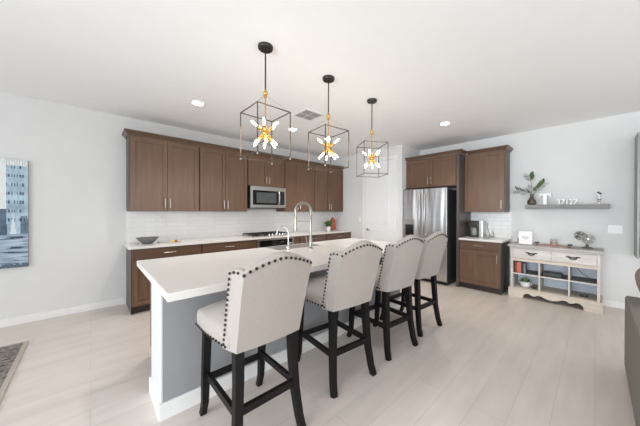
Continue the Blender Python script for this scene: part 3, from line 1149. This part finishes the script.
MB().prism(arch, lambda u, v, w: Vector((4.50 + u, 4.60 + w + v * .12, .903 + v)), .025).build('board', 'terracotta', t)
MB().lathe([(.018, 0), (.014, .03), (0, .035)], 12, (4.50, 4.647, 1.206)).build('knob', 'red_item', t, True)

# ------------------------------------------------------------------ console table against the right wall
t = thing('console_table', 'distressed whitewashed console table with scalloped base against the wall', 'console table', (5.24, .455, 0))
x0, x1, y0, y1 = 5.02, 5.455, -.045, .965
MB().box(x0 - .03, x1 + .012, y0 - .035, y1 + .035, .812, .845).bevel(.006).build('top', 'whitewash_top', t)
MB().box(x0 + .004, x1, y0, y1, .795, .812).build('top_moulding', 'whitewash', t)
sd = MB().box(x0, x1, y1 - .03, y1, .0, .80).build('side_panel', 'whitewash', t)
MB().box(x0, x1, y0, y0 + .03, .0, .80).build('side_panel', 'whitewash', t)
MB().box(x0 + .012, x1 - .01, y0 + .03, y1 - .03, .615, .795).build('drawer_case', 'bare_wood', t)
for a0, a1 in ((.461, .93), (-.01, .459)):
    d = slab(MB(), 'X', x0 + .012, a0, a1, .640, .785, th=.018).build('drawer', 'whitewash', t)
    c = (a0 + a1) / 2
    h = MB()
    for s in (-1, 1):
        h.lathe([(.014, 0), (.012, .006), (.004, .010), (0, .011)], 12, (x0 - .006, c + s * .04, .725), Matrix.Rotation(-PI / 2, 4, 'Y'))
        h.box(x0 - .010, x0 - .004, c + s * .055 - .02, c + s * .055 + .02, .722, .738)
    h.tube([(x0 - .012, c + .04 * math.cos(PI * k / 10), .722 - .028 * math.sin(PI * k / 10)) for k in range(11)], .006, 8)
    h.box(x0 - .012, x0 - .004, c - .035, c + .035, .708, .732)
    h.build('handle', 'bronze', d, True)
MB().box(x0 - .002, x0 + .018, y0, y1, .585, .625).build('rail', 'bare_wood', t)
for y in (.600, .265):
    MB().box(x0 + .002, x1 - .01, y - .009, y + .009, .15, .60).build('divider', 'whitewash', t)
MB().box(x0 + .004, x1 - .01, y0 + .03, y1 - .03, .372, .384).build('shelf', 'shelf_board', t)
MB().box(x0, x0 + .006, y0 + .03, y1 - .03, .368, .388).build('shelf_edge', 'whitewash', t)
MB().box(x0 + .002, x1 - .01, y0 + .03, y1 - .03, .135, .152).build('bottom_shelf', 'bare_wood', t)
MB().box(x1 - .01, x1, y0 + .03, y1 - .03, .14, .80).build('back_panel', 'back_panel', t)
# scalloped plinth
ya, yb = y0 - .025, y1 + .025
poly = [(ya, 0), (ya, .155), (yb, .155), (yb, 0), (.80, 0)]
ctl = [(.80, 0.0), (.79, 0.051), (.76, 0.08), (.72, 0.084), (.69, 0.065), (.655, 0.058), (.62, 0.08), (.58, 0.084), (.53, 0.058), (.455, 0.041), (.38, 0.058), (.33, 0.084), (.29, 0.08), (.255, 0.058), (.22, 0.065), (.19, 0.084), (.15, 0.08), (.12, 0.051), (.11, 0.0)]
poly = [(ya, 0), (ya, .148), (yb, .148), (yb, 0)] + ctl
MB().prism(poly, lambda u, v, w: Vector((x0 - .022 + w, u, v)), .02).build('plinth', 'bare_wood', t)
MB().box(x0 - .002, x1, ya, ya + .02, 0, .148).box(x0 - .002, x1, yb - .02, yb, 0, .148).build('plinth_side', 'bare_wood', t)

ZT = .846
# framed picture (tilted back) on an easel strut
t = thing('picture_frame', 'small white framed picture leaning at the left end of the console', 'picture frame', (5.22, .82, ZT))
M = Matrix.Translation((5.20, .80, ZT)) @ Matrix.Rotation(R(6), 4, 'Z') @ Matrix.Rotation(R(10), 4, 'Y')
MB().box(-.012, .0, -.08, .08, 0, .20, M).bevel(.002).build('mount', 'paper', t)
fr = MB()
fr.box(-.018, .002, -.088, -.076, 0, .206, M).box(-.018, .002, .076, .088, 0, .206, M).box(-.018, .002, -.088, .088, .196, .208, M).box(-.018, .002, -.088, .088, 0, .01, M)
fr.build('frame', 'white_paint_block', t)
dr_ = MB()
for s in (-1, 1):
    dr_.tube([M @ Vector((-.0135, s * .022 + .018 * math.cos(a), .11 + .015 * math.sin(a))) for a in [2 * PI * k / 12 for k in range(13)]], .0022, 5, False)
dr_.tube([M @ Vector((-.0135, y, .075 + .012 * abs(math.sin(y * 60)))) for y in [-.03 + .005 * k for k in range(13)]], .002, 5)
dr_.build('drawing', 'dark_edge', t)
MB().box(.0, .012, .03, .075, 0, .09, Matrix.Translation((5.235, .835, ZT))).build('easel_strut', 'dark_edge', t)

def candlestick(x, y, label):
    t_ = thing('coaster_stand', label, 'ornament', (x, y, ZT), 'dark ornaments at the ends of the tray')
    MB().lathe([(.022, 0), (.022, .006), (.006, .010), (.006, .024), (.030, .030), (.032, .038), (0, .036)], 16, (x, y, ZT)).build('stand', 'olive_base', t_, True)
    MB().sphere((x - .012, y + .012, ZT + .042), .013, 10).sphere((x + .01, y - .014, ZT + .042), .012, 10).build('beads', 'dark_edge', t_, True)


candlestick(5.20, .650, 'small dark ornament beside the picture frame on the console')
candlestick(5.16, .265, 'small dark ornament left of the fan on the console')
tag(MB().box(5.16, 5.30, .30, .615, ZT, ZT + .012).bevel(.003).build('tray', 'tray_red'), 'long reddish wooden tray on the console', 'tray')
t = thing('jar_candle', 'peach candle in a glass jar on the reddish tray', 'candle', (5.23, .45, ZT + .012))
MB().lathe([(.040, .001), (.042, .004), (.042, .060), (0, .060)], 22, (5.23, .45, ZT + .012)).build('wax', 'candle_wax', t, True)
MB().lathe([(.043, .0), (.0445, .10), (.0425, .10), (.042, .061)], 22, (5.23, .45, ZT + .012)).build('jar', 'clear_glass', t, True)
MB().tube([(5.23, .45, ZT + .071), (5.23, .45, ZT + .082)], .002, 6).build('wick', 'dark_edge', t)

# twin-head desk fan
t = thing('desk_fan', 'small twin-head desk fan with wire cages at the right end of the console', 'fan', (5.22, .115, ZT))
MB().lathe([(.062, 0), (.062, .010), (.045, .020), (.018, .030), (.016, .06), (0, .062)], 24, (5.24, .085, ZT)).build('base', 'olive_base', t, True)
MB().tube([(5.26, .155, ZT + .165), (5.25, .125, ZT + .100), (5.24, .085, ZT + .055), (5.225, .080, ZT + .085), (5.215, .077, ZT + .125)], .008, 8).build('arm', 'fan_dark', t, True)


def fan_head(cx, cy, cz, r, yaw, bm_, gm):
    M = Matrix.Translation((cx, cy, cz)) @ Matrix.Rotation(R(yaw), 4, 'Z') @ Matrix.Rotation(-PI / 2, 4, 'Y')
    g = MB()
    for rr_, z in ((r, 0), (r * .97, .022), (r * .97, -.022), (r * .72, .034), (r * .45, .038), (r * .2, .04)):
        g.tube([M @ Vector((rr_ * math.cos(2 * PI * k / 28), rr_ * math.sin(2 * PI * k / 28), z)) for k in range(29)], .0026, 5, False)
    for k in range(20):
        a = 2 * PI * k / 20
        for sg in (1, -1):
            g.tube([M @ Vector((r * q * math.cos(a), r * q * math.sin(a), sg * z)) for q, z in ((1, .0), (.97, .022), (.72, .034), (.2, .040))], .0015, 4)
    hd_ = MB()
    hd_.lathe([(.0, -.055), (.026, -.05), (.030, -.02), (.026, -.01), (0, -.008)], 16, (0, 0, 0), M).build('motor', bm_, t, True)
    g.build('cage', gm, t, True)
    b = MB()
    for k in range(4):
        a0 = 2 * PI * k / 4
        ring = []
        top_, bot_ = [], []
        for q in range(7):
            a = a0 + q / 6 * .95
            rr_ = r * .86
            zz = .014 - .022 * q / 6
            top_.append(M @ Vector((rr_ * math.cos(a), rr_ * math.sin(a), zz)))
            bot_.append(M @ Vector((.018 * math.cos(a), .018 * math.sin(a), zz)))
        for q in range(6):
            b.quad(bot_[q], top_[q], top_[q + 1], bot_[q + 1])
    b.lathe([(.02, -.012), (.02, .016), (.012, .022), (0, .023)], 14, (0, 0, 0), M)
    b.build('blades', bm_, t, True)
    MB().lathe([(.016, .038), (.014, .042), (0, .043)], 14, (0, 0, 0), M).build('badge', 'chrome', t, True)


fan_head(5.26, .160, ZT + .178, .064, 12, 'fan_dark', 'fan_gray')
fan_head(5.19, .075, ZT + .142, .074, -8, 'fan_gray', 'louver')

# items in the console
for k, (y, w_, h_, m_, lab) in enumerate(((.905, .022, .175, 'red_item', 'dark red book at the left end of the console middle shelf'),
                                          (.862, .058, .170, 'orange_book', 'thick orange book on the console middle shelf'),
                                          (.818, .018, .165, 'navy_book', 'thin navy book right of the orange one in the console'),
                                          (.790, .026, .150, 'gray_book', 'gray-green book, rightmost of the books in the console'))):
    t = thing('book', lab, 'book', (5.15, y, .385), 'books in the console')
    MB().box(5.07, 5.215, y - w_ / 2, y + w_ / 2, .385, .385 + h_).bevel(.002).build('cover', m_, t)
    MB().box(5.075, 5.213, y - w_ / 2 + .003, y + w_ / 2 - .003, .385 + h_ - .001, .385 + h_ + .0015).build('pages', 'paper', t)
tag(MB().tube([(5.13, .775, .394), (5.13, .73, .42), (5.13, .71, .395), (5.12, .66, .39), (5.16, .63, .39)], .004, 6).build('cable', 'black_plastic', smooth=True), 'short dark cable beside the books in the console', 'cable')
t = thing('media_box', 'flat black electronic box on the console middle shelf', 'media box', (5.20, .45, .385))
MB().box(5.08, 5.26, .345, .565, .389, .440).bevel(.005).build('body', 'black_plastic', t)
MB().box(5.078, 5.081, .36, .55, .400, .412).build('front_strip', 'black_glass', t)
for y in (.37, .54):
    for x in (5.10, 5.24):
        MB().cyl((x, y, .3845), .008, .005, 10).build('foot', 'black_plastic', t)
tag(MB().tube([(5.36, .20, .60), (5.34, .19, .52), (5.32, .13, .45), (5.30, .06, .405), (5.31, .0, .391)], .004, 6).build('power_cord', 'black_plastic', smooth=True), 'thin black cord hanging in the right compartment of the console', 'cord')
t = thing('ceramic_planter', 'white round pot with gray succulents on the console bottom shelf', 'pot', (5.17, .79, .153))
MB().lathe([(.05, .001), (.068, .02), (.072, .06), (.066, .085), (.060, .085), (.064, .06), (0, .055)], 24, (5.17, .79, .153)).build('pot', 'white_ceramic', t, True)
for s in (-1, 1):
    MB().tube([(5.17, .79 + s * .066, .225), (5.17, .79 + s * .088, .215), (5.17, .79 + s * .066, .195)], .006, 6).build('handle', 'white_ceramic', t, True)
mb = MB()
for k in range(34):
    a = random.uniform(0, 2 * PI)
    el = random.uniform(.3, 1.4)
    b = Vector((5.17 + .03 * math.cos(a), .79 + .03 * math.sin(a), .215))
    leaf(mb, b, b + Vector((math.cos(a) * math.cos(el), math.sin(a) * math.cos(el), math.sin(el))) * random.uniform(.05, .09), .010)
mb.build('succulents', 'leaf_dull', t, True, recalc=False)
tag(MB().lathe([(.022, .153), (.026, .16), (.02, .175), (0, .178)], 14, (5.11, .672, 0)).build('dark_stone', 'dark_edge', smooth=True), 'small dark stone beside the white pot in the console', 'stone')
t = thing('controller', 'small dark gadget with curled cable on the bottom right shelf of the console', 'gadget', (5.20, .12, .153))
MB().box(5.16, 5.22, .07, .16, .153, .18).bevel(.008).build('body', 'black_plastic', t)
MB().tube([(5.17, .16, .17), (5.15, .185, .19), (5.17, .20, .165), (5.22, .19, .16)], .003, 6).build('cable', 'black_plastic', t, True)

# ------------------------------------------------------------------ floating shelf
SB, ST, SX = 1.425, 1.492, 5.26
tag(MB().box(SX, XB - .001, -.135, .820, SB, ST).bevel(.004).build('floating_shelf', 'gray_wood'), 'weathered gray floating shelf above the console table', 'shelf')
t = thing('plant_vase', 'olive glass vase with green leafy branch on the gray shelf', 'vase', (5.38, .755, ST))
vx, vy = 5.38, .745
MB().lathe([(.045, .001), (.062, .03), (.058, .07), (.030, .115), (.022, .15), (.028, .175), (.024, .175), (.018, .15), (.026, .115), (.052, .07), (.056, .03), (.04, .006), (0, .006)], 24, (vx, vy, ST)).build('vase', 'olive_glass', t, True)
st = MB()
st.tube([(vx, vy, ST + .02), (vx, vy + .005, ST + .2), (vx, vy + .0, ST + .32), (vx, vy + .03, ST + .50)], .003, 6)
st.tube([(vx, vy, ST + .05), (vx, vy - .02, ST + .2), (vx, vy - .14, ST + .34)], .003, 6)
st.tube([(vx, vy, ST + .05), (vx, vy + .02, ST + .2), (vx - .02, vy + .18, ST + .26)], .003, 6)
st.build('stems', 'stem_green', t, True)
mb = MB()


def spray(p0, p1, n, ln, w_):
    a, b = Vector(p0), Vector(p1)
    ax = (b - a).normalized()
    for k in range(n):
        q = k / (n - 1)
        c = a.lerp(b, q)
        sgn = 1 if k % 2 else -1
        side = Vector((random.uniform(-.5, .5), ax.z * sgn, -ax.y * sgn)) * .8
        d = (ax * .8 + side + Vector((0, 0, random.uniform(-.2, .2)))).normalized()
        leaf(mb, c, c + d * ln * random.uniform(.8, 1.2), w_)


spray((vx, vy, ST + .40), (vx, vy + .035, ST + .50), 10, .10, .022)
spray((vx, vy - .03, ST + .22), (vx, vy - .16, ST + .36), 14, .085, .018)
spray((vx, vy + .03, ST + .21), (vx - .02, vy + .20, ST + .26), 14, .085, .017)
spray((vx, vy, ST + .16), (vx, vy - .005, ST + .30), 10, .085, .019)
mb.build('leaves', 'leaf_dull', t, True, recalc=False)


# letters: white standing block letters
def glyph(ch, size, depth, y, x, label, name='block_numeral', cat='number', group='white block numerals on the shelf'):
    cu = bpy.data.curves.new(name, 'FONT')
    cu.body = ch
    cu.size = size
    cu.extrude = depth / 2
    cu.offset = size * .022
    cu.align_x = 'CENTER'
    tmp = bpy.data.objects.new('tmp', cu)
    COL.objects.link(tmp)
    bpy.context.view_layer.update()
    me = bpy.data.meshes.new_from_object(tmp.evaluated_get(bpy.context.evaluated_depsgraph_get()))
    bpy.data.objects.remove(tmp)
    # face -x, upright: local x -> -y, local y -> z, local z -> -x
    M = Matrix(((0, 0, -1, 0), (-1, 0, 0, 0), (0, 1, 0, 0), (0, 0, 0, 1)))
    me.transform(M)
    zmin = min(v.co.z for v in me.vertices)
    me.transform(Matrix.Translation((0, 0, -zmin)))
    me.materials.clear()
    me.materials.append(MATS['white_paint_block'])
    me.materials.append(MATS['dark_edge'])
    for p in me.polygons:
        p.material_index = 0 if abs(p.normal.x) > .5 else 1  # side faces coloured dark to stand in for the shading on white digits
    o = bpy.data.objects.new(name, me)
    COL.objects.link(o)
    o.location = (x, y, ST)
    tag(o, label, cat, group)
    return o


# serif T built as a solid outline
T = [(-.025, 0), (.025, 0), (.025, .150), (.055, .150), (.055, .125), (.075, .125), (.075, .185), (-.075, .185), (-.075, .125), (-.055, .125), (-.055, .150), (-.025, .150)]
tt = MB().prism(T, lambda u, v, w: Vector((5.36 + w, .572 - u, ST + v)), .03).build('block_letter', 'white_paint_block')
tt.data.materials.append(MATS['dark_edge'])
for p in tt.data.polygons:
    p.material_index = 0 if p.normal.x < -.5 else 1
tag(tt, 'white serif block letter T standing beside the vase', 'letter')
for ch, y, lab in (('3', .408, 'white block numeral 3 at the left of the five numerals'),
                   ('7', .358, 'white block numeral 7 directly after the 3'),
                   ('1', .310, 'white block numeral 1 in the middle of the numerals'),
                   ('2', .264, 'white block numeral 2 right of the 1'),
                   ('7', .216, 'white block numeral 7 at the right end of the numerals')):
    glyph(ch, .115, .045, y, 5.38, lab)
t = thing('figurine', 'small white figurine with dark details at the right end of the gray shelf', 'figurine', (5.40, -.03, ST))
MB().lathe([(.026, .0), (.026, .008), (.012, .016), (.010, .05), (.018, .065), (.012, .08), (.010, .11), (.020, .125), (.022, .15), (.014, .175), (0, .182)], 18, (5.40, -.03, ST)).build('body', 'white_ceramic', t, True)
MB().sphere((5.385, -.038, ST + .155), .014, 10, (1, 1.2, 1)).sphere((5.385, -.022, ST + .172), .012, 10).build('crest', 'dark_edge', t, True)
MB().lathe([(.020, .060), (.024, .066), (.020, .072)], 14, (5.40, -.03, ST)).lathe([(.014, .034), (.017, .038), (.014, .042)], 14, (5.40, -.03, ST)).build('band', 'dark_edge', t, True)

# ------------------------------------------------------------------ painting on the left
def painting():
    W, Hh = 1.00, 1.29
    ax1, az0 = -.552, .695
    ax0 = ax1 - W
    nx, nz = 150, 190
    mb = bmesh.new()
    t_ = thing('canvas_painting', 'pale blue cityscape painting on canvas hung on the left wall', 'painting', (ax1 - W / 2, YA - .02, az0))
    MB().box(ax0, ax1, YA - .035, YA - .002, az0, az0 + Hh).build('canvas', 'canvas_edge', t_)
    me = bpy.data.meshes.new('painted_face')
    verts, faces, cols = [], [], []
    for j in range(nz + 1):
        for i in range(nx + 1):
            verts.append((ax0 + W * i / nx - t_.location.x, YA - .0362 - t_.location.y, Hh * j / nz))
    for j in range(nz):
        for i in range(nx):
            a = j * (nx + 1) + i
            faces.append((a, a + 1, a + nx + 2, a + nx + 1))
    me.from_pydata(verts, [], faces)
    ca = me.color_attributes.new('paint', 'BYTE_COLOR', 'CORNER')
    rnd = random.Random(3)
    blds = []   # x0,x1,z0,z1,colour ; x measured from the right edge leftwards
    blds.append((.030, .165, .34, 1.225, (164, 188, 204)))
    blds.append((.0, .060, .34, .62, (98, 116, 134)))
    blds.append((.165, .24, .34, .70, (86, 106, 126)))
    blds.append((.24, .36, .34, .95, (150, 176, 196)))
    blds.append((.40, .52, .34, 1.10, (132, 158, 180)))
    blds.append((.55, .70, .34, .80, (100, 124, 146)))
    blds.append((.72, .92, .34, 1.0, (150, 172, 190)))

    def colour(x, z):
        # x from the right edge
        nse = noise.noise(Vector((x * 9, z * 9, 0)))
        nf = noise.noise(Vector((x * 60, z * 22, 3)))
        if z > .40 + .01 * nse:
            c = Vector((226, 230, 232)) + Vector((1, 1, 1)) * nse * 14
            if x < .165 and z > .40:
                c = Vector((172, 196, 212)) + Vector((1, 1, 1)) * nse * 26
            for b in blds:
                if b[0] + .008 * nse < x < b[1] + .006 * nf and z < b[3]:
                    c = Vector(b[4]) + Vector((1, 1.0, 1)) * (nse * 30 + nf * 22)
                    if z > .52:
                        gx = (x - b[0]) / .021
                        gz = (z - .52) / .105
                        fx, fz = gx % 1, gz % 1
                        rr_ = math.sin(int(gx) * 12.9 + int(gz) * 78.2 + b[0] * 40) * 43758
                        if .25 < fx < .72 and .30 < fz < .66 and rr_ % 1 > .25:
                            c = Vector((66, 84, 106)) + Vector((1, 1, 1)) * nf * 30
            if z > 1.215:
                c = Vector((226, 228, 228)) + Vector((1, 1, 1)) * (nf * 25)
                if x < .165 and (x / .02) % 1 < .3:
                    c = Vector((176, 182, 188))
            # white spire form
            if abs(x - .115) < .028 * (1 - (z - .36) / .30) and z < .66:
                c = Vector((214, 226, 232))
        else:
            st_ = noise.noise(Vector((x * 5, z * 60, 7)))
            c = Vector((154, 172, 190)) + Vector((1, 1, 1)) * (st_ * 60 + nse * 16)
            if st_ < -.28:
                c = Vector((64, 80, 98))
            if z < .05 and nf > -.2:
                c = Vector((84, 100, 118))
        return [min(255, max(20, q)) for q in c]
    for poly in me.polygons:
        cx_ = sum(verts[v][0] for v in poly.vertices) / 4
        cz_ = sum(verts[v][2] for v in poly.vertices) / 4
        c = srgb(*colour(ax1 - (cx_ + t_.location.x), cz_))
        for li in poly.loop_indices:
            ca.data[li].color = c
    m = bpy.data.materials.new('painting_paint')
    m.use_nodes = True
    at = m.node_tree.nodes.new('ShaderNodeAttribute')
    at.attribute_name = 'paint'
    b = m.node_tree.nodes['Principled BSDF']
    m.node_tree.links.new(at.outputs['Color'], b.inputs['Base Color'])
    b.inputs['Roughness'].default_value = .6
    me.materials.append(m)
    o = bpy.data.objects.new('painted_face', me)
    COL.objects.link(o)
    o.parent = t_


painting()

# ------------------------------------------------------------------ rug
def rug_mat():
    m = bpy.data.materials.new('rug_weave')
    m.use_nodes = True
    nt = m.node_tree
    b = nt.nodes['Principled BSDF']
    b.inputs['Roughness'].default_value = .95
    tc = nt.nodes.new('ShaderNodeTexCoord')
    v = nt.nodes.new('ShaderNodeTexVoronoi')
    v.inputs['Scale'].default_value = 24
    nz = nt.nodes.new('ShaderNodeTexNoise')
    nz.inputs['Scale'].default_value = 26
    nz.inputs['Detail'].default_value = 6
    nt.links.new(tc.outputs['Object'], v.inputs['Vector'])
    nt.links.new(tc.outputs['Object'], nz.inputs['Vector'])
    ad = nt.nodes.new('ShaderNodeMath')
    ad.operation = 'MULTIPLY_ADD'
    ad.inputs[1].default_value = .5
    nt.links.new(v.outputs['Distance'], ad.inputs[0])
    nt.links.new(nz.outputs['Fac'], ad.inputs[2])
    cr = nt.nodes.new('ShaderNodeValToRGB')
    cr.color_ramp.elements[0].position = .48
    cr.color_ramp.elements[0].color = srgb(48, 47, 48)
    cr.color_ramp.elements[1].position = .86
    cr.color_ramp.elements[1].color = srgb(140, 131, 123)
    nt.links.new(ad.outputs[0], cr.inputs['Fac'])
    nt.links.new(cr.outputs['Color'], b.inputs['Base Color'])
    MATS['rug_weave'] = m


rug_mat()
mat('rug_border', (178, 168, 158), .95, noise_amt=.06, nscale=(60, 60, 60))
t = thing('area_rug', 'dark patterned area rug with pale border on the floor at left', 'rug', (-1.7, 2.6, 0))
MB().box(-2.9, -.47, 1.1, 4.10, .0005, .009).build('border', 'rug_border', t)
MB().box(-2.87, -.505, 1.13, 4.075, .009, .011).build('pile', 'rug_weave', t)

# ------------------------------------------------------------------ sofa, cushion, wall shelf at the right edge
t = thing('sofa', 'gray-green fabric sofa seen from behind at the right edge', 'sofa', (2.6, -.6, 0))
MB().box(1.75, 3.38, -.42, -.175, .04, .655).bevel(.035, 4).build('backrest', 'sofa_fabric', t, True)
MB().box(1.85, 3.30, -1.05, -.40, .04, .30).bevel(.02, 3).build('base', 'sofa_fabric', t, True)
for a in (1.98, 2.58):
    MB().box(a, a + .58, -1.06, -.42, .30, .46).bevel(.04, 4).build('seat_cushion', 'sofa_fabric', t, True)
for a in (1.75, 3.17):
    MB().box(a, a + .21, -1.08, -.30, .04, .60).bevel(.035, 4).build('armrest', 'sofa_fabric', t, True)
for x in (1.82, 3.31):
    for y in (-1.0, -.24):
        MB().box(x - .03, x + .03, y - .03, y + .03, 0, .045).build('foot', 'ebony', t)
mb = MB().sphere((0, 0, 0), 1, 24, (.22, .11, .14), Matrix.Identity(4))
for v in mb.bm.verts:
    v.co.x = math.copysign(abs(v.co.x / .22) ** .7 * .22, v.co.x)
    v.co.z = math.copysign(abs(v.co.z / .14) ** .7 * .14, v.co.z)
bmesh.ops.transform(mb.bm, matrix=Matrix.Translation((3.20, -.335, .812)) @ Matrix.Rotation(R(-12), 4, 'X'), verts=mb.bm.verts)
tag(mb.build('throw_cushion', 'cushion_tan', smooth='all'), 'tan throw cushion on top of the gray-green sofa', 'cushion')

t = thing('hanging_shelf_unit', 'tall gray shelf unit hung on the right wall at the picture edge', 'shelf unit', (5.28, -.85, .78))
MB().box(5.10, XB - .001, -.385, -.365, .78, 2.40).build('upright', 'fan_gray', t)
MB().box(5.10, XB - .001, -1.40, -1.38, .78, 2.40).build('upright', 'fan_gray', t)
for z in (.80, 1.27, 1.70, 2.10, 2.38):
    MB().box(5.10, XB - .011, -1.38, -.385, z, z + .02).build('shelf', 'gray_wood', t)
MB().box(XB - .011, XB - .001, -1.38, -.385, .78, 2.40).build('back_panel', 'louver', t)
for z, h_, m_, lab in ((.822, .20, 'fan_dark', 'dark storage box on the lowest shelf of the hung shelf unit'),
                       (1.292, .12, 'white_plastic', 'white box on the second shelf of the hung shelf unit'),
                       (1.722, .22, 'dark_edge', 'charcoal storage box on the third shelf of the hung shelf unit')):
    t2 = thing('storage_box', lab, 'box', (5.25, -.6, z), 'boxes on the hung shelf unit')
    MB().box(5.14, 5.40, -.74, -.41, z, z + h_).bevel(.006).build('body', m_, t2)
    MB().box(5.135, 5.405, -.745, -.405, z + h_ - .03, z + h_ + .005).bevel(.003).build('lid', m_, t2)
